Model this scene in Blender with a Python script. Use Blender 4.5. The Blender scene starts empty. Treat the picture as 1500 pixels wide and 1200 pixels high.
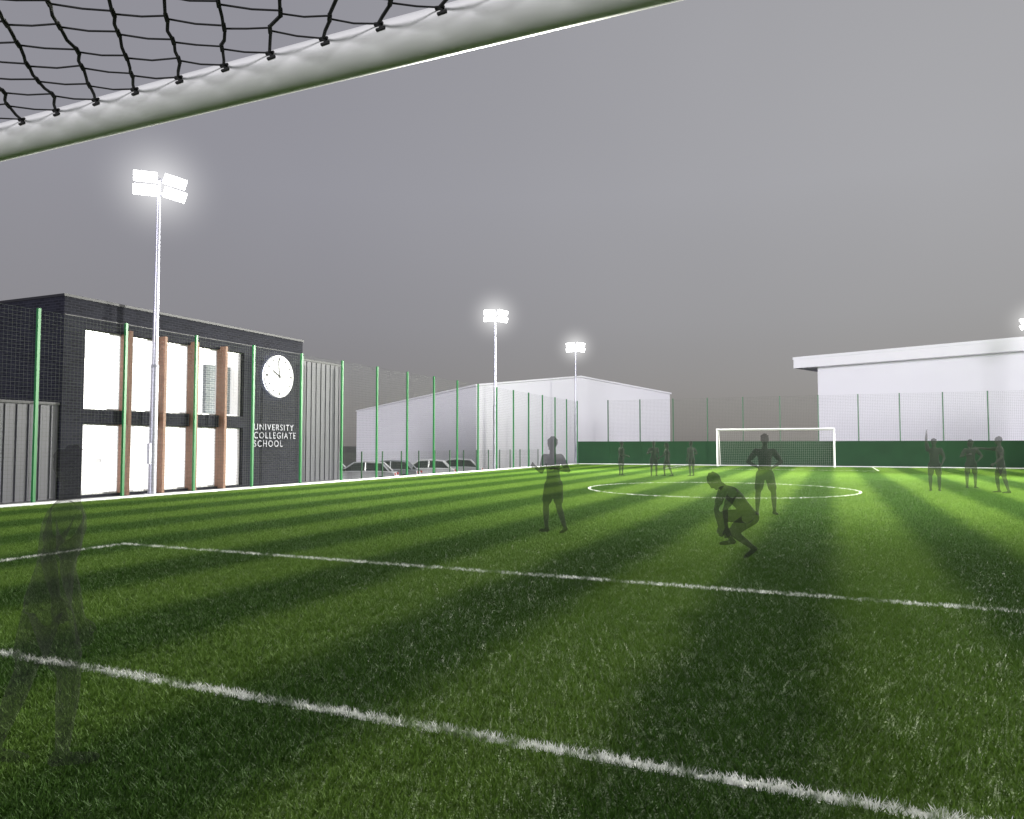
import bpy, bmesh, math, random
import numpy as np
from mathutils import Vector, Matrix
random.seed(7); np.random.seed(7)
S = bpy.context.scene
COL = S.collection
S.view_settings.view_transform = 'Standard'
S.view_settings.look = 'None'
S.view_settings.exposure = 0
R = math.radians

# ------------------------------------------------------------------ helpers
class NT:
    def __init__(s, name, alpha=False):
        s.m = bpy.data.materials.new(name); s.m.use_nodes = True
        s.t = s.m.node_tree; s.n = s.t.nodes; s.l = s.t.links
        s.b = s.n['Principled BSDF']; s.out = s.n['Material Output']
    def new(s, typ, **kw):
        n = s.n.new(typ)
        for k, v in kw.items(): setattr(n, k, v)
        return n
    def setin(s, sock, v):
        if isinstance(v, bpy.types.NodeSocket): s.l.new(v, sock)
        else: sock.default_value = v
    def math(s, op, a, b=None, c=None, clamp=False):
        n = s.n.new('ShaderNodeMath'); n.operation = op; n.use_clamp = clamp
        s.setin(n.inputs[0], a)
        if b is not None: s.setin(n.inputs[1], b)
        if c is not None: s.setin(n.inputs[2], c)
        return n.outputs[0]
    def mix(s, f, a, b):
        n = s.n.new('ShaderNodeMix'); n.data_type = 'RGBA'
        s.setin(n.inputs[0], f)
        s.setin(n.inputs[6], a if isinstance(a, bpy.types.NodeSocket) else (*a, 1))
        s.setin(n.inputs[7], b if isinstance(b, bpy.types.NodeSocket) else (*b, 1))
        return n.outputs[2]
    def noise(s, vec, scale, detail=3, rough=.5):
        n = s.n.new('ShaderNodeTexNoise'); s.l.new(vec, n.inputs['Vector'])
        n.inputs['Scale'].default_value = scale; n.inputs['Detail'].default_value = detail
        n.inputs['Roughness'].default_value = rough
        return n.outputs['Fac']
    def pos(s): return s.new('ShaderNodeNewGeometry').outputs['Position']
    def sstep(s, v, lo, hi):
        n = s.n.new('ShaderNodeMapRange'); n.interpolation_type = 'SMOOTHSTEP'
        s.setin(n.inputs[0], v); n.inputs[1].default_value = lo; n.inputs[2].default_value = hi
        return n.outputs[0]
    def bump(s, h, strength=.3, dist=.01):
        n = s.n.new('ShaderNodeBump'); n.inputs['Strength'].default_value = strength
        n.inputs['Distance'].default_value = dist
        s.l.new(h, n.inputs['Height']); s.l.new(n.outputs[0], s.b.inputs['Normal'])

def simple(name, col, rough=.6, metal=0, var=.12, scale=3, bump=0):
    t = NT(name); p = t.pos()
    f = t.noise(p, scale, 4)
    c = t.mix(f, tuple(x*(1-var) for x in col), tuple(min(1, x*(1+var)) for x in col))
    t.l.new(c, t.b.inputs['Base Color'])
    t.b.inputs['Roughness'].default_value = rough; t.b.inputs['Metallic'].default_value = metal
    if bump: t.bump(t.noise(p, scale*12, 3), bump, .005)
    return t.m

def emis(name, col, strength, base=(.8,.8,.8), var=0, scale=2):
    t = NT(name)
    t.b.inputs['Base Color'].default_value = (*base, 1)
    if var:
        f = t.noise(t.pos(), scale, 2)
        c = t.mix(f, tuple(x*(1-var) for x in col), col)
        t.l.new(c, t.b.inputs['Emission Color'])
    else: t.b.inputs['Emission Color'].default_value = (*col, 1)
    t.b.inputs['Emission Strength'].default_value = strength
    return t.m

def empty(name, loc=(0,0,0)):
    o = bpy.data.objects.new(name, None); o.location = loc; COL.objects.link(o); return o

def obj(name, verts, faces, mat=None, parent=None, smooth=False):
    me = bpy.data.meshes.new(name); me.from_pydata([tuple(v) for v in verts], [], faces); me.update()
    if isinstance(mat, (list, tuple)):
        for m in mat: me.materials.append(m)
    elif mat: me.materials.append(mat)
    o = bpy.data.objects.new(name, me); COL.objects.link(o)
    if parent: o.parent = parent
    if smooth:
        for p in me.polygons: p.use_smooth = True
    return o

class MB:
    """mesh accumulator"""
    def __init__(s): s.v = []; s.f = []
    def box(s, x0, x1, y0, y1, z0, z1, M=None):
        b = len(s.v)
        vs = [Vector((x, y, z)) for z in (z0, z1) for y in (y0, y1) for x in (x0, x1)]
        if M: vs = [M @ v for v in vs]
        s.v += vs
        s.f += [[b+i for i in q] for q in ((0,2,3,1),(4,5,7,6),(0,1,5,4),(2,6,7,3),(0,4,6,2),(1,3,7,5))]
    def tube(s, p0, p1, r0, r1=None, n=8, cap=True):
        r1 = r0 if r1 is None else r1
        p0 = Vector(p0); p1 = Vector(p1); d = (p1-p0)
        if d.length < 1e-6: return
        d.normalize()
        a = d.orthogonal().normalized(); c = d.cross(a)
        b = len(s.v)
        for p, r in ((p0, r0), (p1, r1)):
            for i in range(n):
                t = 2*math.pi*i/n
                s.v.append(p + a*(math.cos(t)*r) + c*(math.sin(t)*r))
        for i in range(n):
            j = (i+1) % n
            s.f.append([b+i, b+j, b+n+j, b+n+i])
        if cap:
            s.f.append([b+i for i in range(n)][::-1]); s.f.append([b+n+i for i in range(n)])
    def prism(s, poly, z0, z1):
        b = len(s.v); n = len(poly)
        s.v += [Vector((x, y, z0)) for x, y in poly] + [Vector((x, y, z1)) for x, y in poly]
        for i in range(n):
            j = (i+1) % n; s.f.append([b+i, b+j, b+n+j, b+n+i])
        s.f.append([b+i for i in range(n)][::-1]); s.f.append([b+n+i for i in range(n)])
    def make(s, name, mat, parent=None, smooth=False, bevel=0):
        o = obj(name, s.v, s.f, mat, parent, smooth)
        bm = bmesh.new(); bm.from_mesh(o.data); bmesh.ops.recalc_face_normals(bm, faces=bm.faces); bm.to_mesh(o.data); bm.free()
        if smooth:
            try: o.data.set_sharp_from_angle(angle=R(40))
            except Exception: pass
        if bevel:
            m = o.modifiers.new('b', 'BEVEL'); m.width = bevel; m.segments = 2; m.limit_method = 'ANGLE'
        return o

# ------------------------------------------------------------------ camera
cam_d = bpy.data.cameras.new('camera'); cam = bpy.data.objects.new('camera', cam_d); COL.objects.link(cam)
cam.location = (0, 0, 1.45); cam.rotation_euler = (R(92.75), 0, R(23.43))
cam_d.lens = 26.0; cam_d.sensor_width = 36; cam_d.clip_end = 3000; cam_d.clip_start = .05
S.camera = cam

# ------------------------------------------------------------------ world (dull dusk overcast)
W = bpy.data.worlds.new('World'); S.world = W; W.use_nodes = True
nt = W.node_tree; N = nt.nodes; L = nt.links
bg = N['Background']
sky = N.new('ShaderNodeTexSky'); sky.sky_type = 'NISHITA'; sky.sun_disc = False
sky.sun_elevation = R(12); sky.sun_rotation = R(174)
hs = N.new('ShaderNodeHueSaturation'); hs.inputs['Saturation'].default_value = .25; hs.inputs['Value'].default_value = .012
L.new(sky.outputs[0], hs.inputs['Color'])
tc = N.new('ShaderNodeTexCoord'); sx = N.new('ShaderNodeSeparateXYZ'); L.new(tc.outputs['Generated'], sx.inputs[0])
cr = N.new('ShaderNodeValToRGB'); L.new(sx.outputs['Z'], cr.inputs[0])
e = cr.color_ramp.elements
e[0].position = 0; e[0].color = (.160, .148, .147, 1)
e[1].position = .75; e[1].color = (.265, .265, .290, 1)
for p, c in ((.06, (.180,.169,.170)), (.16, (.222,.216,.230)), (.32, (.264,.262,.288))):
    x = e.new(p); x.color = (*c, 1)
dt = N.new('ShaderNodeVectorMath'); dt.operation = 'DOT_PRODUCT'; L.new(tc.outputs['Generated'], dt.inputs[0])
dt.inputs[1].default_value = (.80, .55, .22)
mr = N.new('ShaderNodeMapRange'); L.new(dt.outputs['Value'], mr.inputs[0])
mr.inputs[1].default_value = 0; mr.inputs[2].default_value = 1; mr.inputs[3].default_value = 0; mr.inputs[4].default_value = 1
mx = N.new('ShaderNodeMix'); mx.data_type = 'RGBA'; mx.blend_type = 'MULTIPLY'; mx.inputs[0].default_value = 1
tint = N.new('ShaderNodeMix'); tint.data_type = 'RGBA'; L.new(mr.outputs[0], tint.inputs[0])
tint.inputs[6].default_value = (.97, .96, .99, 1); tint.inputs[7].default_value = (1.40, 1.40, 1.30, 1)
L.new(cr.outputs[0], mx.inputs[6]); L.new(tint.outputs[2], mx.inputs[7])
ns = N.new('ShaderNodeTexNoise'); ns.inputs['Scale'].default_value = 1.6; ns.inputs['Detail'].default_value = 3
L.new(tc.outputs['Generated'], ns.inputs['Vector'])
mn = N.new('ShaderNodeMapRange'); L.new(ns.outputs['Fac'], mn.inputs[0]); mn.inputs[3].default_value = .90; mn.inputs[4].default_value = 1.10
mv = N.new('ShaderNodeVectorMath'); mv.operation = 'SCALE'; L.new(mx.outputs[2], mv.inputs[0]); L.new(mn.outputs[0], mv.inputs['Scale'])
ad = N.new('ShaderNodeVectorMath'); ad.operation = 'ADD'; L.new(mv.outputs[0], ad.inputs[0]); L.new(hs.outputs[0], ad.inputs[1])
L.new(ad.outputs[0], bg.inputs[0]); bg.inputs[1].default_value = 1.0

sd = bpy.data.lights.new('facade_fill', 'SUN'); sd.energy = 2.4; sd.angle = R(12); sd.color = (.97, .95, 1)  # added low fill to brighten the facades, not a visible sun
so = bpy.data.objects.new('facade_fill', sd); COL.objects.link(so)
sdir = Vector((.10, -.98, .10)); so.rotation_euler = sdir.to_track_quat('Z', 'Y').to_euler()
so.location = (0, -20, 30)

# ------------------------------------------------------------------ materials
def turf_material(name, blade):
    t = NT(name); p = t.pos()
    sp = t.new('ShaderNodeSeparateXYZ'); t.l.new(p, sp.inputs[0]); X, Y = sp.outputs[0], sp.outputs[1]
    n1 = t.noise(p, 1.3, 2)
    wob = t.math('MULTIPLY', t.math('SUBTRACT', n1, .5), .35)
    ph = t.math('MULTIPLY', t.math('ADD', X, wob), 2*math.pi/2.2)
    st = t.sstep(t.math('SINE', ph), -.75, .75)
    n2 = t.noise(p, 5.5, 3, .6)
    dk = t.mix(n2, (.026, .068, .008), (.044, .100, .014))
    lt = t.mix(n2, (.084, .158, .020), (.135, .225, .038))
    g = t.mix(st, dk, lt)
    big = t.sstep(t.noise(p, .22, 2), .3, .7)
    g = t.mix(t.math('MULTIPLY', big, .25), g, (.055, .125, .018))
    if blade:
        oi = t.noise(p, 90, 1)
        g = t.mix(t.math('MULTIPLY', t.sstep(oi, .60, .85), .6), g, (.14, .20, .05))
    n3 = t.noise(p, 26, 3, .7)
    rg = t.math('MULTIPLY', t.math('SUBTRACT', n3, .5), .13)
    def rect(cx, hx, cy, hy):
        a = t.math('SUBTRACT', t.math('ABSOLUTE', t.math('SUBTRACT', X, cx)), hx)
        b = t.math('SUBTRACT', t.math('ABSOLUTE', t.math('SUBTRACT', Y, cy)), hy)
        return t.math('ABSOLUTE', t.math('MAXIMUM', a, b))
    ds = rect(-3.6, 4.3, 1.66, 1.71)
    ds = t.math('MINIMUM', ds, rect(-3.6, 5.9, 1.66, 6.04))
    ds = t.math('MINIMUM', ds, rect(-3.6, 5.9, 51.6, 6.04))
    dx = t.math('SUBTRACT', X, -3.45); dy = t.math('SUBTRACT', Y, 24.9)
    rr = t.math('SQRT', t.math('ADD', t.math('MULTIPLY', dx, dx), t.math('MULTIPLY', dy, dy)))
    ds = t.math('MINIMUM', ds, t.math('ABSOLUTE', t.math('SUBTRACT', rr, 4.2)))
    d2 = t.math('ADD', ds, rg)
    m = t.math('SUBTRACT', 1, t.sstep(d2, .028, .048))
    br = t.sstep(t.noise(p, 4, 3, .7), .40, .52)
    m = t.math('MULTIPLY', m, t.math('ADD', t.math('MULTIPLY', br, .85), .15))
    c = t.mix(m, g, (.80, .81, .78))
    t.l.new(c, t.b.inputs['Base Color'])
    t.b.inputs['Roughness'].default_value = .7
    t.b.inputs['Specular IOR Level'].default_value = .12
    if not blade: t.bump(t.noise(p, 40, 3), .6, .03)
    return t.m
M_turf = turf_material('turf_ground', False)
M_blade = turf_material('turf_blades', True)

def brick_mat(name, c1, c2, mortar):
    t = NT(name); p = t.pos(); sp = t.new('ShaderNodeSeparateXYZ'); t.l.new(p, sp.inputs[0])
    cb = t.new('ShaderNodeCombineXYZ')
    t.l.new(t.math('ADD', sp.outputs[1], sp.outputs[0]), cb.inputs[0]); t.l.new(sp.outputs[2], cb.inputs[1])
    b = t.new('ShaderNodeTexBrick'); t.l.new(cb.outputs[0], b.inputs['Vector'])
    b.inputs['Scale'].default_value = 1; b.inputs['Brick Width'].default_value = .225; b.inputs['Row Height'].default_value = .075
    b.inputs['Mortar Size'].default_value = .009; b.inputs['Mortar Smooth'].default_value = .2
    b.inputs['Color1'].default_value = (*c1, 1); b.inputs['Color2'].default_value = (*c2, 1); b.inputs['Mortar'].default_value = (*mortar, 1)
    n = t.noise(p, 1.5, 3)
    c = t.mix(t.math('MULTIPLY', n, .4), b.outputs['Color'], tuple(x*.6 for x in c1))
    t.l.new(c, t.b.inputs['Base Color']); t.b.inputs['Roughness'].default_value = .8
    t.b.inputs['Specular IOR Level'].default_value = .2
    iv = t.math('SUBTRACT', 1, b.outputs['Fac']); t.bump(iv, .5, .01)
    return t.m
M_brick = brick_mat('slate_brick', (.007,.0075,.014), (.016,.017,.028), (.032,.032,.046))
M_brick_in = brick_mat('grey_brick', (.20,.23,.26), (.28,.31,.34), (.5,.52,.54))
M_cap = simple('dark_coping', (.012,.012,.018), .5, .2)
M_clad = simple('grey_cladding', (.055,.055,.072), .5, .1, .1)
M_white_wall = simple('white_render', (.82,.81,.87), .7, 0, .03, .25, .1)
M_white_trim = simple('white_trim', (.86,.85,.90), .5, 0, .02, .5)
M_paint = simple('white_paint', (.80,.80,.80), .35, 0, .03, 6)
M_kerb = simple('kerb_white', (.72,.72,.76), .6, 0, .12, 5)
M_post = simple('green_post_paint', (.010,.14,.035), .4, .1, .1, 2)
M_postd = simple('green_post_dark', (.012,.08,.03), .45, .1, .1, 2)
M_wire = simple('mesh_wire', (.05,.06,.05), .5, .4, .1, 2)
M_wire_w = simple('goal_net_cord', (.40,.38,.38), .8, 0, .1, 9)
M_cord = simple('black_net_cord', (.008,.008,.009), .8, 0, .2, 60)
M_screen = simple('green_windbreak', (.008,.046,.016), .8, 0, .3, .8, .3)
M_steel = simple('galvanised_steel', (.42,.42,.50), .38, .6, .10, 3)
M_house = simple('lamp_housing', (.35,.35,.37), .5, .4)
M_lamp = emis('floodlight_glass', (1,1,1), 18)
M_room_l = emis('luminaire', (1,1,1), 3)
M_wood = simple('timber_fin', (.24,.125,.08), .6, 0, .25, 7)
M_conc = simple('concrete', (.35,.35,.37), .85, 0, .12, .8, .3)
M_black = simple('rubber', (.015,.015,.016), .7)
M_glass = simple('dark_glass', (.02,.025,.03), .08)
M_room = emis('glowing_room_wall', (1,.99,.975), .72, (.8,.8,.8), .14, .7)  # walls and jamb lining emit, standing in for the room's lighting
M_ceil = emis('glowing_ceiling', (1,.99,.98), .50)  # ceiling surface emits too, in place of light falling on it
M_frame = simple('window_frame', (.60,.60,.62), .4, .2)
M_clock = emis('clock_face', (1,1,1), .85, (.6,.6,.6))
M_halo = emis('clock_backlight', (.85,.9,1), 9)
M_letter = simple('steel_letters', (.22,.22,.26), .5, .3)

# ------------------------------------------------------------------ ground
obj('ground', [(-900,-600,-1.2),(900,-600,-1.2),(900,1200,-1.2),(-900,1200,-1.2)], [(0,1,2,3)],
    simple('rough_ground', (.075,.075,.07), .95, 0, .3, .15, .4))
obj('car_park', [(-60,26.5,-1.19),(-19,26.5,-1.19),(-19,58,-1.19),(-60,58,-1.19)], [(0,1,2,3)], simple('pale_asphalt', (.16,.16,.18), .9, 0, .2, .5, .4))
mb = MB(); mb.box(-18.95, 13, -8, 56.5, -1.5, -.012); mb.make('pitch_platform', M_conc)
mb = MB(); mb.box(-60, -18.96, -20, 26.4, -1.5, -.02); mb.make('pavement', M_conc)
obj('sports_pitch', [(-17.9,-7,0),(11.3,-7,0),(11.3,53.5,0),(-17.9,53.5,0)], [(0,1,2,3)], M_turf)

tiles = bpy.data.collections.new('grass_patches')
for ti in range(4):
    n = 7500
    bx = np.random.rand(n)-.5; by = np.random.rand(n)-.5
    cl = np.random.rand(34, 2)-.5
    dmin = np.min(np.hypot(bx[:,None]-cl[None,:,0], by[:,None]-cl[None,:,1]), axis=1)
    hole = np.clip(dmin/.050, .08, 1)
    h = (.018+.024*np.random.rand(n))*hole
    a = np.random.rand(n)*2*np.pi; w = .0024+.0018*np.random.rand(n)
    la = np.random.rand(n)*2*np.pi; ll = h*(.2+.9*np.random.rand(n))
    V = np.zeros((n, 3, 3))
    V[:,0,0] = bx+np.cos(a)*w; V[:,0,1] = by+np.sin(a)*w
    V[:,1,0] = bx-np.cos(a)*w; V[:,1,1] = by-np.sin(a)*w
    V[:,2,0] = bx+np.cos(la)*ll; V[:,2,1] = by+np.sin(la)*ll; V[:,2,2] = h
    me = bpy.data.meshes.new('grass_patch')
    me.vertices.add(3*n); me.vertices.foreach_set('co', V.reshape(-1))
    me.loops.add(3*n); me.loops.foreach_set('vertex_index', np.arange(3*n, dtype=np.int32))
    me.polygons.add(n); me.polygons.foreach_set('loop_start', np.arange(0, 3*n, 3, dtype=np.int32))
    me.update(); me.validate(); me.materials.append(M_blade)
    o = bpy.data.objects.new('grass_patch', me); tiles.objects.link(o)
pts = [(x+.5, y+.5, .001) for x in range(-18, 11) for y in range(-2, 53)]
gr = obj('artificial_grass', pts, [])
ng = bpy.data.node_groups.new('scatter_grass', 'GeometryNodeTree')
ng.interface.new_socket('Geometry', in_out='INPUT', socket_type='NodeSocketGeometry')
ng.interface.new_socket('Geometry', in_out='OUTPUT', socket_type='NodeSocketGeometry')
gi = ng.nodes.new('NodeGroupInput'); go = ng.nodes.new('NodeGroupOutput')
ip = ng.nodes.new('GeometryNodeInstanceOnPoints'); ci = ng.nodes.new('GeometryNodeCollectionInfo')
ci.inputs['Collection'].default_value = tiles; ci.inputs['Separate Children'].default_value = True; ci.inputs['Reset Children'].default_value = True
ri = ng.nodes.new('FunctionNodeRandomValue'); ri.data_type = 'INT'; ri.inputs[4].default_value = 0; ri.inputs[5].default_value = 3
r2 = ng.nodes.new('FunctionNodeRandomValue'); r2.data_type = 'INT'; r2.inputs[4].default_value = 0; r2.inputs[5].default_value = 3; r2.inputs['Seed'].default_value = 5
mm = ng.nodes.new('ShaderNodeMath'); mm.operation = 'MULTIPLY'; mm.inputs[1].default_value = math.pi/2
cx = ng.nodes.new('ShaderNodeCombineXYZ')
ip.inputs['Pick Instance'].default_value = True
ng.links.new(gi.outputs[0], ip.inputs['Points']); ng.links.new(ci.outputs[0], ip.inputs['Instance'])
ng.links.new(ri.outputs[2], ip.inputs['Instance Index']); ng.links.new(r2.outputs[2], mm.inputs[0])
ng.links.new(mm.outputs[0], cx.inputs[2]); ng.links.new(cx.outputs[0], ip.inputs['Rotation'])
ng.links.new(ip.outputs[0], go.inputs[0])
md = gr.modifiers.new('scatter', 'NODES'); md.node_group = ng

mb = MB()
mb.box(-17.62, -17.5, -7, 53.1, 0, .075); mb.box(-17.5, 11, 53.0, 53.12, 0, .075); mb.box(10.9, 11.02, -7, 53.0, 0, .075)
mb.make('kerb', M_kerb, bevel=.01)

# ------------------------------------------------------------------ fences
FH = 4.8
def fence(name, p0, p1, n, h, z0=0, wr=.0022, sp=.1, mat=M_post, pr=.035, wires=True, wm=M_wire):
    root = empty(name)
    p0 = Vector((*p0, z0)); p1 = Vector((*p1, z0)); d = (p1-p0); L_ = d.length; d.normalize(); nn = Vector((-d.y, d.x, 0))
    mb = MB()
    for i in range(n+1):
        p = p0.lerp(p1, i/n)
        M = Matrix.Translation(p) @ Matrix(((d.x, nn.x, 0, 0), (d.y, nn.y, 0, 0), (0, 0, 1, 0), (0, 0, 0, 1)))
        mb.box(-pr, pr, -pr, pr, 0, h, M)
        mb.box(-pr*1.6, pr*1.6, -pr*1.6, pr*1.6, 0, .02, M)
    mb.make('posts', mat, root)
    if wires:
        wb = MB()
        off = nn*(pr+.006)
        k = int(L_/sp)
        for i in range(1, k):
            q = p0+d*(i*sp)+off; wb.tube(q+Vector((0,0,.06)), q+Vector((0,0,h-.05)), wr, n=3, cap=False)
        for j in range(int((h-.1)/sp)+1):
            z = .06+j*sp; wb.tube(p0+off+Vector((0,0,z)), p1+off+Vector((0,0,z)), wr*1.1, n=3, cap=False)
        wb.make('wire_mesh', wm, root)
    return root
fence('perimeter_fence', (-17.8, 2.1), (-17.8, 53.55), 21, FH)
far = fence('perimeter_fence', (-15.38, 53.55), (11.25, 53.55), 11, FH, mat=M_postd, wr=.003)
fence('perimeter_fence', (11.25, 51.1), (11.25, -.35), 21, FH)
mb = MB(); mb.box(-17.7, 11.2, 53.40, 53.43, .03, 1.70)
for i in range(12):
    x = -17.8+2.42*i
    mb.box(x+.12, x+.14, 53.385, 53.40, .03, 1.70)
mb.box(-17.7, 11.2, 53.385, 53.40, 1.66, 1.72)
mb.make('windbreak_screen', M_screen)
fence('low_fence', (-20.4, 27.5), (-20.4, 52), 14, 2.35, z0=-1.2, wr=.002, pr=.025, mat=M_postd)

# ------------------------------------------------------------------ far goal
def goal_far():
    root = empty('football_goal')
    x0, x1, y, d = -7.2, .08, 51.6, 1.6
    mb = MB()
    for x in (x0, x1): mb.tube((x, y, 0), (x, y, 2.5), .05, n=16)
    mb.tube((x0-.05, y, 2.5), (x1+.05, y, 2.5), .05, n=16)
    mb.make('frame', M_kerb, root, True)
    mb = MB()
    for x in (x0, x1):
        mb.tube((x, y, 2.46), (x, y+.9, 2.4), .02); mb.tube((x, y+.9, 2.4), (x, y+d, .03), .02); mb.tube((x, y, .03), (x, y+d, .03), .02)
    mb.tube((x0, y+d, .03), (x1, y+d, .03), .02)
    mb.make('net_supports', M_paint, root, True)
    mb = MB(); prof = [(y, 2.46), (y+.9, 2.4), (y+d, .03)]
    n = int((x1-x0)/.12)
    for i in range(n+1):
        x = x0+(x1-x0)*i/n
        for a, b in zip(prof[:-1], prof[1:]): mb.tube((x, a[0], a[1]), (x, b[0], b[1]), .0035, n=3, cap=False)
    for a, b, k in ((prof[0], prof[1], 7), (prof[1], prof[2], 20)):
        for j in range(k+1):
            t = j/k; yy = a[0]+(b[0]-a[0])*t; zz = a[1]+(b[1]-a[1])*t
            mb.tube((x0, yy, zz), (x1, yy, zz), .0035, n=3, cap=False)
    for x in (x0, x1):
        for j in range(20):
            z = .1+j*.12; ye = y+.9+(d-.9)*(1-z/2.4)
            mb.tube((x, y, z), (x, ye, z), .0035, n=3, cap=False)
        for j in range(13):
            yy = y+.12*j; zt = 2.4 if yy < y+.9 else 2.4*(1-(yy-y-.9)/(d-.9))
            mb.tube((x, yy, 0), (x, yy, zt), .0035, n=3, cap=False)
    mb.make('net', M_wire_w, root)
goal_far()

# ------------------------------------------------------------------ near goal (camera stands inside its net)
def goal_near():
    root = empty('football_goal')
    x0, x1, y = -6.85, .50, 1.66
    ZB = 2.533
    mb = MB()
    for x in (x0, x1): mb.tube((x, y, 0), (x, y, ZB), .06, n=32)
    mb.tube((x0-.06, y, ZB), (x1+.06, y, ZB), .06, n=48)
    mb.make('frame', M_paint, root, True)
    mb = MB()
    for x in (x0, x1):
        mb.tube((x, y, 2.46), (x, -.75, 2.30), .02); mb.tube((x, -.75, 2.3), (x, -1.1, .03), .02); mb.tube((x, y, .03), (x, -1.1, .03), .02)
    mb.tube((x0, -1.1, .03), (x1, -1.1, .03), .02)
    mb.make('net_supports', M_paint, root, True)
    s = .09
    rnd = random.Random(3)
    yb = 1.600
    J = {}
    def node(i, j):
        if (i, j) not in J:
            xx = -2.515+i*s; yy = yb-j*s
            jt = .010
            zz = 2.558-.075*(yb-yy)-.03*math.sin(max(0, (yb-yy))*1.2)
            if j == 0: J[(i, j)] = Vector((xx+rnd.uniform(-.006,.006), yy, zz))
            else: J[(i, j)] = Vector((xx+rnd.uniform(-jt, jt), yy+rnd.uniform(-jt, jt), zz+rnd.uniform(-.006, .006)))
        return J[(i, j)]
    mb = MB()
    imin = int((x0+2.515)/s); imax = int((x1+2.515)/s)
    for j in range(0, 26):
        for i in range(imin, imax):
            if (i+j) % 2: continue
            for di in (-1, 1):
                a = node(i, j); b = node(i+di, j+1)
                if di == 1:
                    r = .0046
                    p = a+(Vector((.008, -.010, 0)) if j else Vector()); q = b+Vector((-.008, .012, 0))
                else:
                    r = .0027; p = a+(Vector((0, -.008, 0)) if j else Vector()); q = b+Vector((0, .008, 0))
                m = (p+q)/2+Vector((rnd.uniform(-.005,.005), rnd.uniform(-.005,.005), -.004))
                mb.tube(p, m, r, n=6, cap=False); mb.tube(m, q, r, n=6, cap=False)
            a = node(i, j)
            if j: mb.tube(a+Vector((-.010,.013,0)), a+Vector((.010,-.011,0)), .0062, n=6)
            else:
                mb.tube(a+Vector((-.012,.0,0)), a+Vector((.012,.004,.0)), .006, n=6)
                mb.tube(a+Vector((.004,-.002,0)), a+Vector((.010,-.002,-.018)), .0042, n=6)
                mb.tube(a+Vector((-.004,-.003,-.018)), a+Vector((.022,-.003,-.016)), .0045, n=6)
    mb.make('net_roof', M_cord, root, True)
    mb = MB()
    for i in range(62):
        x = x0+.12*i; mb.tube((x, -.75, 2.3), (x, -1.1, .03), .003, n=4, cap=False)
    for j in range(19):
        t = j/18; mb.tube((x0, -.75-.35*t, 2.3-2.27*t), (x1, -.75-.35*t, 2.3-2.27*t), .003, n=4, cap=False)
    for x in (x0, x1):
        for j in range(19): mb.tube((x, y, .1+.12*j), (x, -.78-.3*(1-j/19), .1+.12*j), .003, n=4, cap=False)
        for j in range(20): mb.tube((x, y-.12*j, 0), (x, y-.12*j, 2.4), .003, n=4, cap=False)
    mb.make('net_back', M_cord, root)
goal_near()

# ------------------------------------------------------------------ floodlights
def glow_material():  # emission-only volume that imitates lamp bloom; nothing here scatters light
    m = bpy.data.materials.new('lamp_glow'); m.use_nodes = True
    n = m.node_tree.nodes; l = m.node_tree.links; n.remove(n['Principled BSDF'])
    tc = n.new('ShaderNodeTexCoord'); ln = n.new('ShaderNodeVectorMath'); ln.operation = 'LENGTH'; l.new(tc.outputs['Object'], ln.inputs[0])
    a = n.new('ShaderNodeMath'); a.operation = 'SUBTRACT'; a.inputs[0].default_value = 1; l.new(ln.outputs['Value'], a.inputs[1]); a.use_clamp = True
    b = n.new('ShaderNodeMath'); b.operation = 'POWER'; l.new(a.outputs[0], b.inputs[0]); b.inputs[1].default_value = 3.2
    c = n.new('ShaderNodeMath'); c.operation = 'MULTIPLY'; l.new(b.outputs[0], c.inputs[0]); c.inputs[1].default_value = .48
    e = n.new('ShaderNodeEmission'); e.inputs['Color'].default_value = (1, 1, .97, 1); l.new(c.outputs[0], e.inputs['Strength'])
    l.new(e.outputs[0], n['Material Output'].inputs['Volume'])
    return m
M_glow = glow_material()
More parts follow.
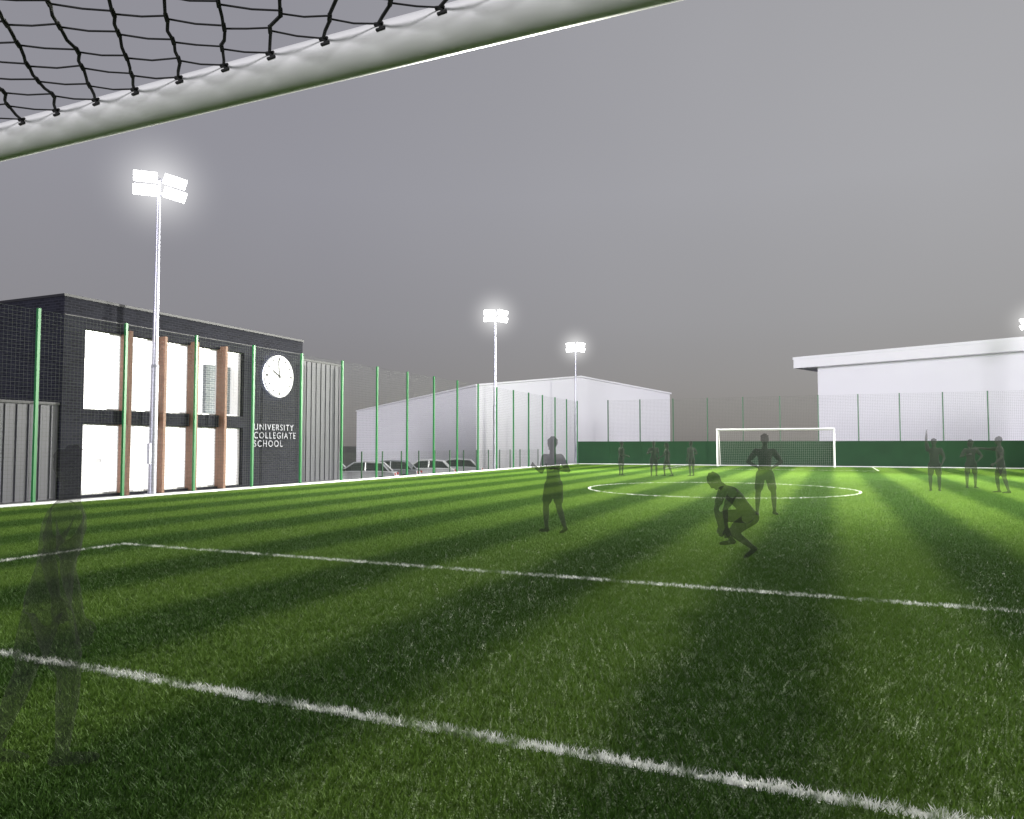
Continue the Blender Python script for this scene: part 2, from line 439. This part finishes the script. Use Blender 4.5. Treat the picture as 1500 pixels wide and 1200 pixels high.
def floodlight(x, y, aim, power, ht=9.0, head=None, cone=130):
    root = empty('floodlight_mast', (x, y, 0))
    mb = MB()
    mb.tube((0,0,0), (0,0,ht*.42), .115, .105, 20); mb.tube((0,0,ht*.42), (0,0,ht+.1), .085, .06, 20)
    mb.tube((0,0,0), (0,0,.03), .22, .22, 20); mb.tube((0,0,ht*.42-.05), (0,0,ht*.42+.03), .12, .10, 20)
    mb.box(-.06,.06,-.16,-.10,.9,1.5)
    mb.make('column', M_steel, root, True)
    hh = head or aim
    d = Vector((hh[0]-x, hh[1]-y, 0)).normalized(); s = Vector((-d.y, d.x, 0))
    B = Matrix(((s.x, d.x, 0, 0), (s.y, d.y, 0, 0), (0, 0, 1, 0), (0, 0, 0, 1)))
    mb = MB(); mb.box(-.62,.62,-.04,.04,ht-.12,ht-.04,B); mb.box(-.62,.62,-.04,.04,ht+.30,ht+.38,B); mb.box(-.04,.04,-.04,.04,ht-.12,ht+.38,B)
    mb.make('crossarm', M_steel, root)
    hb = MB(); lb = MB()
    for zz in (ht-.08, ht+.32):
        for xx in (-.40, .40):
            M = B @ Matrix.Translation((xx, .18, zz)) @ Matrix.Rotation(R(-38), 4, 'X') @ Matrix.Rotation(R(9 if xx > 0 else -5), 4, 'Y')
            hb.box(-.30,.30,-.05,.03,-.14,.14,M); lb.box(-.31,.31,.032,.075,-.15,.15,M)
            hb.box(-.02,.02,-.2,-.05,-.03,.03,M)
            for f in range(5): hb.box(-.25+.12*f,-.235+.12*f,-.10,-.05,-.13,.13,M)
    hb.make('lamp_housings', M_house, root, bevel=.01); lb.make('lamp_lenses', M_lamp, root, bevel=.01)
    ld = bpy.data.lights.new('flood', 'SPOT'); ld.energy = power; ld.spot_size = R(cone); ld.spot_blend = .9
    ld.shadow_soft_size = .45; ld.color = (1, .99, .88)
    lo = bpy.data.objects.new('flood_lamp', ld); COL.objects.link(lo); lo.parent = root
    dd = Vector((aim[0]-x, aim[1]-y, 0)).normalized()
    lo.location = dd*.85+Vector((0,0,ht+.1))
    v = Vector((aim[0], aim[1], 0))-Vector((x, y, ht))
    lo.rotation_euler = (-v).to_track_quat('Z', 'Y').to_euler()
    me = bpy.data.meshes.new('lamp_glow'); bm = bmesh.new(); bmesh.ops.create_icosphere(bm, subdivisions=3, radius=1); bm.to_mesh(me); bm.free()
    me.materials.append(M_glow); mo = bpy.data.objects.new('lamp_glow', me); COL.objects.link(mo); mo.parent = root
    mo.location = (0, 0, ht+.15); mo.scale = (2.3, 2.3, 2.3)  # glow sphere added around the lamp head
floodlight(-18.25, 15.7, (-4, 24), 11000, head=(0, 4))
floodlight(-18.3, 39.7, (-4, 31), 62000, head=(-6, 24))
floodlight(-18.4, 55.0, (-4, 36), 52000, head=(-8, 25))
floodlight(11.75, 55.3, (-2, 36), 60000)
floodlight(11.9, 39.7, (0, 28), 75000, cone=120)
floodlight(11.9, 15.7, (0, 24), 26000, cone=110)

# ------------------------------------------------------------------ school building
def school():
    root = empty('school_building')
    F = -19.0; H = 5.48; Y0, Y1 = 13.4, 23.2; BK = -34
    wy0, wy1 = 14.03, 20.08
    mb = MB()
    mb.box(F-.35, F, Y0, wy0, 0, H); mb.box(F-.35, F, wy1, Y1, 0, H)
    mb.box(F-.35, F, wy0, wy1, 4.69, H); mb.box(F-.35, F, wy0, wy1, 2.05, 2.45); mb.box(F-.35, F, wy0, wy1, -.02, .06)
    mb.box(BK, F-.35, Y0, Y0+.3, 0, H); mb.box(BK, F-.35, Y1-.3, Y1, 0, H); mb.box(BK-.3, BK, Y0, Y1, 0, H)
    mb.box(BK, F-.35, Y0+.3, Y1-.3, 5.0, 5.2)
    mb.make('brick_walls', M_brick, root)
    mb = MB()
    mb.box(F-.4, F+.035, Y0-.035, Y1+.035, H, H+.07); mb.box(BK, F-.4, Y0-.035, Y0+.3, H, H+.07); mb.box(BK, F-.4, Y1-.3, Y1+.035, H, H+.07)
    mb.make('parapet_coping', M_cap, root)
    mb = MB(); mb.box(F+.001, F+.02, Y0, Y1, 4.98, 5.0); mb.make('parapet_joint', M_cap, root)
    ya, yb_ = wy0-.30, wy1+.02
    for z0, z1 in ((.06, 2.05), (2.45, 4.69)):
        mb = MB(); X2 = F-3.0
        mb.box(X2-.05, X2, ya, yb_, z0, z1+.1)
        mb.box(X2, F-.36, ya, ya+.02, z0, z1+.1); mb.box(X2, F-.36, yb_, yb_+.05, z0, z1+.1)
        mb.box(F-.36, F-.225, wy1-.012, wy1-.002, z0+.002, z1-.002)
        mb.make('room_walls', M_room, root)
        mb = MB(); mb.box(X2, F-.36, ya, yb_, z1+.1, z1+.14); mb.make('room_ceiling', M_ceil, root)
        mb = MB(); mb.box(X2, F-.36, ya, yb_, z0-.12, z0-.005); mb.make('room_floor', M_white_trim, root)
        mb = MB()
        for yy in (wy0, wy1-.05): mb.box(F-.22, F-.15, yy, yy+.05, z0, z1)
        mb.box(F-.22, F-.15, wy0+.05, wy1-.05, z0, z0+.05); mb.box(F-.22, F-.15, wy0+.05, wy1-.05, z1-.05, z1)
        for yy in (15.3, 16.52, 17.76, 19.0): mb.box(F-.22, F-.15, yy-.02, yy+.02, z0+.05, z1-.05)
        mb.make('window_frame', M_frame, root)
        mb = MB()
        for yy in (14.8, 16.8, 18.6): mb.box(X2+.8, X2+1.0, yy, yy+1.1, z1+.03, z1+.07)
        mb.make('ceiling_lights', M_room_l, root)
    mb = MB(); mb.box(F-.75, F-.6, 18.95, 20.06, 2.45, 4.20); mb.make('inner_brick_wall', M_brick_in, root)
    mb = MB()
    for yy in (15.3, 16.52, 17.76, 19.0): mb.box(F-.14, F+.26, yy-.05, yy+.05, .0, 4.78)
    mb.make('timber_fins', M_wood, root, bevel=.006)
    cy, cz, r = 21.72, 4.0, .79
    mb = MB(); mb.tube((F+.10, cy, cz), (F+.15, cy, cz), r, r, 64); mb.make('clock_face', M_clock, root)
    mb = MB(); mb.tube((F+.03, cy, cz), (F+.08, cy, cz), r*.93, r*.93, 48); mb.make('clock_backlight', M_halo, root)
    rim = MB(); n = 64
    for i in range(n):
        a0 = 2*math.pi*i/n; a1 = 2*math.pi*(i+1)/n
        rim.tube((F+.15, cy+r*math.cos(a0), cz+r*math.sin(a0)), (F+.15, cy+r*math.cos(a1), cz+r*math.sin(a1)), .010, n=6)
    rim.make('clock_rim', M_black, root)
    hb = MB()
    for h in range(12):
        a = R(30*h); M = Matrix.Translation((F+.155, cy, cz)) @ Matrix.Rotation(-a, 4, 'X')
        w = .020 if h % 3 else .032
        hb.box(-.003, .004, -w, w, r*.74, r*.90, M)
    for a, l, w in ((R(-62), .40, .028), (R(-6), .60, .020)):
        M = Matrix.Translation((F+.17, cy, cz)) @ Matrix.Rotation(-a, 4, 'X')
        hb.box(-.003, .004, -w, w, -.08, l, M)
    hb.tube((F+.16, cy, cz), (F+.185, cy, cz), .045, n=16)
    hb.make('clock_hands', M_black, root)
    for k, tx in enumerate(('UNIVERSITY', 'COLLEGIATE', 'SCHOOL')):
        cu = bpy.data.curves.new('lettering', 'FONT'); cu.body = tx; cu.size = .33; cu.extrude = .012; cu.space_character = 1.24
        cu.offset = .002
        cu.materials.append(M_letter)
        o = bpy.data.objects.new('lettering', cu); COL.objects.link(o); o.parent = root
        o.location = (F+.03, 20.56, 1.99-.30*k); o.rotation_euler = (R(90), 0, R(90))
    for nm, ya, yb, hh, fx in (('annex_cladding', 23.24, 25.8, 4.78, F-.12), ('annex_cladding', 2.0, 13.36, 2.52, F-.08)):
        mb = MB(); mb.box(BK, fx, ya, yb, 0, hh); mb.make(nm, M_clad, root)
        mb = MB(); y = ya+.06
        while y < yb-.03:
            mb.box(fx, fx+.035, y, y+.035, .02, hh-.02); y += .30
        mb.make('cladding_seams', M_clad, root)
        mb = MB(); mb.box(BK, fx+.06, ya-.0, yb+.0, hh, hh+.07); mb.make('annex_coping', M_cap, root)
school()

# ------------------------------------------------------------------ white warehouses
def warehouse():
    root = empty('warehouse')
    P0 = Vector((-26.8, 54.5)); P1 = Vector((-14.2, 70.7)); P3 = Vector((-63, 89)); P2 = P1+(P3-P0)
    E, A, B = 6.3, 7.45, -1.2
    M0 = (P0+P1)/2; M3 = (P3+P2)/2
    v = [(*P0, B), (*P1, B), (*P2, B), (*P3, B), (*P0, E), (*P1, E), (*P2, E), (*P3, E), (*M0, A), (*M3, A)]
    obj('walls', v, [(0,1,5,8,4), (1,2,6,5), (2,3,7,9,6), (3,0,4,7)], M_white_wall, root)
    g = (P1-P0).normalized(); s = (P3-P0).normalized()
    def off(p, a, b): return p+g*a+s*b
    def roofside(pa, ma, pb, m_b, sg):
        a = off(pa, -.12*sg, -.12); b = off(ma, 0, -.12); c = off(m_b, 0, .2); d = off(pb, -.12*sg, .2)
        vs = [(*a, E), (*b, A+.02), (*c, A+.02), (*d, E), (*a, E+.14), (*b, A+.16), (*c, A+.16), (*d, E+.14)]
        obj('roof_sheet', vs, [(0,1,2,3),(4,5,6,7),(0,1,5,4),(3,2,6,7),(0,3,7,4)], M_white_trim, root)
    roofside(P0, M0, P3, M3, 1); roofside(P1, M0, P2, M3, -1)
warehouse()

def hall():
    root = empty('sports_hall')
    C = Vector((-3.0, 68.4)); d = Vector((.917, -.398)).normalized(); b = Vector((.398, .917)).normalized()
    def q(a, c): return tuple(C+d*a+b*c)
    mb = MB(); mb.prism([q(0,0), q(40,0), q(40,22), q(0,22)], 8.1, 9.0)
    mb.prism([q(-.05,-.05), q(40.05,-.05), q(40.05,22.05), q(-.05,22.05)], 8.85, 9.06)
    mb.make('roof_fascia', M_white_trim, root)
    mb = MB(); mb.prism([q(1.7,.9), q(38.5,.9), q(38.5,21), q(1.7,21)], -1.2, 8.1); mb.make('walls', M_white_wall, root)
hall()

# ------------------------------------------------------------------ cars
def car(loc, rot, paint, L_=4.3):
    root = empty('parked_car', loc); root.rotation_euler = (0, 0, R(rot))
    low = [(-2.12,.30),(-2.16,.62),(-2.08,.86),(-1.62,.93),(-.95,.96),(.95,.95),(1.55,.86),(2.0,.74),(2.13,.58),(2.12,.30)]
    V = []
    prof = low; n = len(prof)
    for (yy, sc) in ((-.80, .985), (-.87, .97), (.87, .97), (.80, .985)):
        for (x, z) in prof:
            if abs(yy) > .85: V.append((x*.985, yy, .34+(z-.34)*.86))
            else: V.append((x, yy, z))
    Fc = []
    for s_ in range(3):
        for i in range(n-1):
            a = s_*n+i; Fc.append((a, a+1, a+n+1, a+n))
        Fc.append((s_*n+n-1, s_*n, s_*n+n, s_*n+2*n-1))
    Fc.append(tuple(range(n))); Fc.append(tuple(range(3*n, 4*n))[::-1])
    o = obj('body', V, Fc, paint, root, True)
    bm = bmesh.new(); bm.from_mesh(o.data); bmesh.ops.recalc_face_normals(bm, faces=bm.faces); bm.to_mesh(o.data); bm.free()
    m = o.modifiers.new('b', 'BEVEL'); m.width = .05; m.segments = 3
    cab = [(-1.78,.90),(-1.30,1.38),(-.35,1.45),(.28,1.41),(1.02,.92)]
    V = []
    for yy, f in ((-.74, 1), (.74, -1)):
        for x, z in cab:
            t = (z-.9)/.55; V.append((x, yy*(1-.20*t), z))
    k = 5
    Fc = [tuple(range(k)), tuple(range(k, 2*k))[::-1]]+[(i, i+1, k+i+1, k+i) for i in range(k-1)]
    obj('windows', V, Fc, M_glass, root, False)
    mb = MB()
    def P(x, yy, z, e=0.012):
        t = (z-.9)/.55; return Vector((x, yy*(.745*(1-.20*t)+e), z+e))
    for sgn in (-1, 1):
        for a, b in (((-1.78,.90),(-1.30,1.38)),((-1.30,1.38),(-.35,1.45)),((-.35,1.45),(.28,1.41)),((.28,1.41),(1.02,.92)),((-.38,.94),(-.38,1.44))):
            mb.tube(P(a[0], sgn, a[1], 0), P(b[0], sgn, b[1], 0), .04, n=6)
    b = len(mb.v)
    rp = [(-1.30,1.385),(-.35,1.462),(.28,1.422)]
    for x, z in rp:
        for sgn in (-1, 1): mb.v.append(P(x, sgn, z, .004))
    mb.f += [[b, b+1, b+3, b+2], [b+2, b+3, b+5, b+4]]
    mb.make('roof', paint, root)
    mb = MB(); rm = MB()
    for x in (-1.32, 1.32):
        for sgn in (-1, 1):
            mb.tube((x, sgn*.68, .32), (x, sgn*.89, .32), .32, .31, 24)
            rm.tube((x, sgn*.885, .32), (x, sgn*.90, .32), .20, .18, 16)
    mb.make('tyres', M_black, root); rm.make('wheel_rims', M_steel, root)
    mb = MB()
    for sgn in (-1, 1): mb.box(1.93, 2.10, sgn*.62-.16, sgn*.62+.16, .60, .72)
    mb.make('headlights', M_paint, root, bevel=.02)
    mb = MB()
    for sgn in (-1, 1): mb.box(-2.15, -2.0, sgn*.66-.13, sgn*.66+.13, .66, .80)
    mb.make('tail_lights', simple('red_lens', (.35,.01,.01), .3), root, bevel=.02)
    mb = MB(); mb.box(2.08, 2.15, -.45, .45, .38, .52)
    for sgn in (-1, 1): mb.box(.72, .86, sgn*.90-.07, sgn*.90+.07, .93, 1.05)
    mb.make('grille_and_mirrors', M_black, root, bevel=.01)
P1_ = simple('silver_car_paint', (.60,.60,.66), .3, .3, .03)
P2_ = simple('grey_car_paint', (.36,.37,.43), .3, .3, .03)
P3_ = simple('white_car_paint', (.70,.70,.76), .3, .1, .03)
CZ = -.98
obj('parking_bay', [(-32,30,-.985),(-21,30,-.985),(-21,50,-.985),(-32,50,-.985)], [(0,1,2,3)], simple('bay_asphalt', (.14,.14,.16), .9, 0, .2, .5, .4))
car((-25.6, 36.6, CZ), 205, P1_); car((-26.0, 40.0, CZ), 200, P2_); car((-25.0, 42.9, CZ), 205, P3_); car((-24.6, 46.2, CZ), 205, P1_); car((-29, 36.8, CZ), 190, P3_)

# ------------------------------------------------------------------ people
def ghost(name, col, fac):
    t = NT(name); p = t.pos()
    t.l.new(t.mix(t.noise(p, 6, 3), tuple(x*.8 for x in col), tuple(x*1.2 for x in col)), t.b.inputs['Base Color'])
    t.b.inputs['Roughness'].default_value = .95; t.b.inputs['Specular IOR Level'].default_value = .05
    tr = t.new('ShaderNodeBsdfTransparent'); mx = t.new('ShaderNodeMixShader'); mx.inputs[0].default_value = fac
    t.l.new(tr.outputs[0], mx.inputs[1]); t.l.new(t.b.outputs[0], mx.inputs[2]); t.l.new(mx.outputs[0], t.out.inputs['Surface'])
    return t.m
def ghost_set(f):
    return [ghost('figure_skin', (.034,.037,.032), f), ghost('figure_shirt', (.029,.031,.028), f), ghost('figure_shorts', (.024,.026,.024), f), ghost('figure_hair', (.020,.021,.020), f)]
G_mid = ghost_set(.44); G_near = ghost_set(.25)

def figure(name, loc, rot, H, pose, mats, voxel=.011):
    bm = bmesh.new(); segs = []
    up = Vector((0,0,1))
    def sph(c, r, sc=(1,1,1), M=None, sub=2):
        m = Matrix.Translation(c) @ (M if M else Matrix.Identity(4)) @ Matrix.Diagonal((*[r*q for q in sc], 1))
        bmesh.ops.create_icosphere(bm, subdivisions=sub, radius=1, matrix=m)
    def seg(p0, r0, p1, r1, lab, s=12):
        p0 = Vector(p0); p1 = Vector(p1); d = p1-p0
        q = d.to_track_quat('Z', 'Y').to_matrix().to_4x4()
        m = Matrix.Translation((p0+p1)/2) @ q
        bmesh.ops.create_cone(bm, cap_ends=True, segments=s, radius1=r0, radius2=r1, depth=d.length, matrix=m)
        sph(p0, r0*.995); sph(p1, r1*.995)
        segs.append((p0, r0, p1, r1, lab))
    def nv(v): return Vector(v).normalized()
    pel = Vector((0,0,0)); tdir = nv(pose.get('torso', (0,.03,1)))
    right = nv(pose.get('shoulder_axis', (1,0,0)))
    right = (right-tdir*right.dot(tdir)).normalized(); fwd = up.cross(right)
    fw = tdir.cross(right)
    nb = pel+tdir*(.305*H)
    bend = pose.get('bend', 0)
    rings = [(-.055,.080,.062,2),(-.01,.092,.070,2),(.05,.086,.062,2),(.10,.078,.056,1),(.17,.085,.062,1),(.235,.098,.066,1),(.275,.098,.058,1),(.30,.060,.045,1),(.315,.034,.036,1)]
    prev = None; nseg = 20
    for (t, w, d_, lab) in rings:
        c = pel+tdir*(t*H)-fw*(bend*H*math.sin(math.pi*max(0, min(1, t/.3))))
        rg = [bm.verts.new(c+right*(math.cos(2*math.pi*i/nseg)*w*H)+fw*(math.sin(2*math.pi*i/nseg)*d_*H)) for i in range(nseg)]
        if prev:
            for i in range(nseg):
                j = (i+1) % nseg; bm.faces.new((prev[i], prev[j], rg[j], rg[i]))
        else: bm.faces.new(rg[::-1])
        prev = rg
        segs.append((c-right*(w*.4*H), d_*H, c+right*(w*.4*H), d_*H, lab))
    bm.faces.new(prev)
    hd = nv(pose.get('head', (0,.12,1))); hc = nb+hd*(.118*H)
    hf = nv(pose.get('look', tuple(fwd))); hf = (hf-hd*hf.dot(hd)).normalized(); hr = hf.cross(hd)
    seg(nb-tdir*.01*H, .036*H, nb+hd*.07*H, .032*H, 0)
    HM = Matrix(((hr.x,hf.x,hd.x,0),(hr.y,hf.y,hd.y,0),(hr.z,hf.z,hd.z,0),(0,0,0,1)))
    res = bmesh.ops.create_icosphere(bm, subdivisions=4, radius=1)
    for v in res['verts']:
        x, y, z = v.co
        w = .047*(1-.28*max(0, -z)**1.3); dd = .057*(1-.16*max(0, -z))
        yy = y*dd+(.008*max(0, -z) if y > 0 else .004*max(0,z)*-1)
        if y > .5: yy -= .004*math.exp(-((abs(x)-.38)**2+(z-.0)**2)/.02)
        v.co = hc+HM.to_3x3() @ Vector((x*w*H, yy*H, z*.068*H))
    def hp(x, y, z): return hc+HM.to_3x3() @ Vector((x*H, y*H, z*H))
    segs.append((hp(0,0,-.02), .05*H, hp(0,.01,.0), .05*H, 0))
    seg(hp(0,.053,.010), .005*H, hp(0,.064,-.012), .008*H, 0)
    seg(hp(-.012,.053,-.030), .005*H, hp(.012,.053,-.030), .005*H, 0)
    seg(hp(-.008,.048,-.052), .010*H, hp(.008,.048,-.052), .010*H, 0)
    seg(hp(-.028,.046,.012), .006*H, hp(.028,.046,.012), .006*H, 0)
    for s_ in (-1, 1):
        sph(hp(.048*s_, -.004, -.006), .015*H, (.35, .7, 1), HM)
        sph(hp(.019*s_, .047, .000), .008*H, (1, .8, .8), HM)
    hv = pose.get('hair', 'short')
    sph(hp(0,-.008,.016), 1, (.052*H, .060*H, .060*H), HM, 3); segs.append((hp(0,-.02,.03), .052*H, hp(0,-.01,.035), .052*H, 3))
    rn = random.Random(int(H*1000))
    for _ in range(16):
        a = rn.uniform(0, 2*math.pi); b = rn.uniform(.2, 1.4)
        sph(hp(.048*math.cos(a)*math.cos(b), -.010+.052*math.sin(a)*math.cos(b), .022+.052*math.sin(b)), .013*H)
    if hv == 'long':
        seg(hp(0,-.045,.01), .04*H, hp(0,-.055,-.09), .022*H, 3); seg(hp(-.03,-.03,0), .025*H, hp(-.03,-.035,-.08), .018*H, 3); seg(hp(.03,-.03,0), .025*H, hp(.03,-.035,-.08), .018*H, 3)
    if hv == 'fringe':
        for q in (-.03, -.015, 0, .015, .03): seg(hp(q,.03,.058), .014*H, hp(q,.062,.036), .008*H, 3)
    for s_, key in ((1, 'R'), (-1, 'L')):
        sh = nb-tdir*(.03*H)+right*(.108*H*s_)-fw*(bend*H*.1)
        ua = nv(pose.get('ua'+key, (.16*s_, 0, -1))); fa = nv(pose.get('fa'+key, (.08*s_, .25, -1)))
        el = sh+ua*(.172*H); wr = el+fa*(.152*H)
        seg(nb-tdir*.035*H+right*(.05*H*s_), .042*H, sh, .038*H, 1)
        seg(sh, .032*H, el, .022*H, 0); seg(el, .0225*H, el+fa*.05*H, .0235*H, 0); seg(el+fa*.05*H, .0235*H, wr, .0145*H, 0)
        seg(sh, .041*H, sh+ua*.105*H, .036*H, 1)
        side = nv(pose.get('thumb'+key, (0, 1, 0))); side = side-fa*side.dot(fa)
        side = side.normalized() if side.length > .05 else fa.orthogonal().normalized()
        nrm = fa.cross(side).normalized()
        if nrm.dot(right)*s_ > 0: nrm = -nrm
        for q in (-1, -.33, .33, 1):
            seg(wr+side*(.008*H*q)+fa*.004*H, .0085*H, wr+fa*(.050*H)+side*(.017*H*q), .0075*H, 0, 8)
        for q, ln in ((1, .042), (.33, .048), (-.33, .045), (-1, .035)):
            b0 = wr+fa*(.050*H)+side*(.018*H*q)
            b1 = b0+(fa*1+nrm*.25+side*q*.12).normalized()*(ln*.5*H); b2 = b1+(fa*1+nrm*.8).normalized()*(ln*.5*H)
            seg(b0, .0060*H, b1, .0055*H, 0, 8); seg(b1, .0055*H, b2, .0045*H, 0, 8)
        t0 = wr+fa*(.015*H)+side*(.014*H); t1 = t0+(fa*.75+side*.7+nrm*.2).normalized()*(.026*H); t2 = t1+(fa+side*.15+nrm*.4).normalized()*(.022*H)
        seg(t0, .0085*H, t1, .0068*H, 0, 8); seg(t1, .0068*H, t2, .0052*H, 0, 8)
    for s_, key in ((1, 'R'), (-1, 'L')):
        hr_ = nv((right.x, right.y, 0)) if abs(right.z) < .9 else right
        hp_ = pel+hr_*(.052*H*s_)-tdir*.02*H
        th = nv(pose.get('th'+key, (.04*s_, 0, -1))); shn = nv(pose.get('sh'+key, (0, -.03, -1)))
        kn = hp_+th*(.242*H); an = kn+shn*(.240*H)
        seg(hp_, .056*H, kn, .034*H, 0); seg(kn, .034*H, kn+shn*.07*H, .0345*H, 0); seg(kn+shn*.07*H, .0345*H, an, .0195*H, 0)
        seg(hp_, .063*H, hp_+th*(.175*H), .054*H, 2)
        fd = nv(pose.get('ft'+key, (.15*s_, 1, -.12)))
        heel = an+Vector((0,0,-.022*H))-fd*.02*H
        seg(an, .022*H, heel, .022*H, 3, 10); seg(heel, .021*H, heel+fd*.085*H, .019*H, 3, 10); seg(heel+fd*.085*H, .020*H, heel+fd*.115*H, .014*H, 3, 10)
    me = bpy.data.meshes.new(name); bm.to_mesh(me); bm.free()
    tmp = bpy.data.objects.new('tmp', me); COL.objects.link(tmp)
    m = tmp.modifiers.new('r', 'REMESH'); m.mode = 'VOXEL'; m.voxel_size = voxel; m.use_smooth_shade = True
    m2 = tmp.modifiers.new('s', 'SMOOTH'); m2.iterations = 2; m2.factor = .5
    dg = bpy.context.evaluated_depsgraph_get(); me2 = bpy.data.meshes.new_from_object(tmp.evaluated_get(dg))
    bpy.data.objects.remove(tmp)
    bm = bmesh.new(); bm.from_mesh(me2); seen = set(); isl = []
    for v in bm.verts:
        if v.index in seen: continue
        st = [v]; seen.add(v.index); grp = []
        while st:
            q = st.pop(); grp.append(q)
            for e_ in q.link_edges:
                o_ = e_.other_vert(q)
                if o_.index not in seen: seen.add(o_.index); st.append(o_)
        isl.append(grp)
    isl.sort(key=len, reverse=True)
    for g_ in isl[1:]: bmesh.ops.delete(bm, geom=g_, context='VERTS')
    bm.to_mesh(me2); bm.free()
    for mt in mats: me2.materials.append(mt)
    co = np.empty(len(me2.vertices)*3); me2.vertices.foreach_get('co', co); co = co.reshape(-1, 3)
    cen = np.array([p.center[:] for p in me2.polygons])
    best = np.full(len(cen), 1e9); lab = np.zeros(len(cen), int)
    for p0, r0, p1, r1, lb in segs:
        a = np.array(p0); d = np.array(p1)-a; dd = max(1e-9, d.dot(d)); t = np.clip(((cen-a)@d)/dd, 0, 1)
        dist = np.linalg.norm(cen-(a+t[:,None]*d), axis=1)-(r0+(r1-r0)*t)
        k = dist < best; best[k] = dist[k]; lab[k] = lb
    me2.polygons.foreach_set('material_index', lab.astype(np.int32))
    me2.polygons.foreach_set('use_smooth', np.ones(len(cen), bool))
    o = bpy.data.objects.new(name, me2); COL.objects.link(o); me2.name = name
    zmin = co[:,2].min(); o.location = (loc[0], loc[1], -zmin+.004); o.rotation_euler = (0, 0, R(rot))
    return o

AWAY, RIGHT, LEFT, TOWARD = 23.4, -66.6, 113.4, 203.4
figure('walking_child', (-3.28, 2.28), -30, 1.37, dict(torso=(.04,.16,1), look=(.5,1,0), uaR=(.34,-.05,-1), faR=(.22,.22,-1), uaL=(-.30,-.25,-1), faL=(-.1,.2,-1),
       thR=(.10,.26,-1), shR=(0,-.06,-1), thL=(-.10,-.22,-1), shL=(0,-.35,-1), ftL=(-.1,1,-.45), hair='fringe'), G_near, .006)
figure('running_child', (-4.2, 11.4), 60, 1.50, dict(torso=(0,.05,1), head=(.05,.1,1), uaL=(-.45,-.2,-.9), faL=(.1,.9,.35), uaR=(.4,-.35,-.85), faR=(-.3,.85,.1),
       thR=(.0,-.10,-1), shR=(0,-.42,-.9), thL=(0,.30,-1), shL=(0,-.03,-1), ftR=(.1,1,-.5)), G_mid, .009)
figure('crouching_child', (-1.03, 10.08), LEFT+8, 1.50, dict(torso=(0,.66,.75), bend=.02, head=(0,.8,.55), look=(0,.8,-.6), uaR=(.05,.35,-1), faR=(-.1,-.15,-1), uaL=(-.1,.55,-1), faL=(.05,-.1,-1),
       thR=(.18,.95,.02), shR=(0,-.48,-.88), thL=(-.18,.80,-.42), shL=(0,-.75,-.55), ftL=(0,1,-.75)), G_mid, .009)
figure('standing_child', (-1.3, 16.15), AWAY+175, 1.60, dict(uaR=(.62,-.15,-.8), faR=(-.75,.35,-.45), uaL=(-.62,-.15,-.8), faL=(.75,.35,-.45), thR=(.16,.0,-1), shR=(.05,-.05,-1), thL=(-.2,.1,-1), shL=(-.06,-.1,-1)), G_mid, .009)
figure('standing_child', (-9.2, 34.2), RIGHT+20, 1.54, dict(faR=(0,.8,-.3), faL=(0,.7,-.4), thR=(0,.08,-1), thL=(0,-.05,-1)), G_mid, .013)
figure('standing_child', (-7.6, 34.0), TOWARD, 1.55, dict(uaR=(.5,.1,-.8), faR=(-.3,.6,.2), thR=(.1,.1,-1), thL=(-.12,-.1,-1)), G_mid, .013)
figure('walking_child', (-7.05, 34.3), LEFT, 1.50, dict(uaR=(.1,.4,-1), faR=(0,.8,-.5), uaL=(-.1,-.4,-1), thR=(0,.35,-1), shR=(0,-.05,-1), thL=(0,-.25,-1), shL=(0,-.4,-1), hair='long'), G_mid, .013)
figure('standing_child', (-6.0, 34.7), AWAY+30, 1.55, dict(uaR=(.6,-.1,-.8), faR=(-.7,.3,-.4), thR=(.12,.1,-1), thL=(-.08,0,-1)), G_mid, .013)
figure('waving_child', (2.9, 26.5), AWAY+150, 1.58, dict(uaR=(.15,.05,1), faR=(-.05,.1,1), uaL=(-.4,0,-1), faL=(.2,.5,-.6), thR=(.1,.1,-1), thL=(-.1,0,-1)), G_mid, .012)
figure('standing_child', (4.2, 28.7), AWAY+170, 1.56, dict(uaR=(.5,0,-.8), faR=(-.4,.5,.2), uaL=(-.6,0,-.7), faL=(.5,.4,-.4), thR=(.14,.05,-1), thL=(-.14,-.05,-1), hair='long'), G_mid, .012)
figure('pointing_child', (4.6, 26.2), LEFT-30, 1.64, dict(uaR=(.3,1,-.05), faR=(.0,1,.12), uaL=(-.4,-.1,-1), faL=(0,.6,-.6), thR=(.1,.25,-1), shR=(0,-.1,-1), thL=(-.1,-.2,-1), shL=(0,-.25,-1)), G_mid, .012)
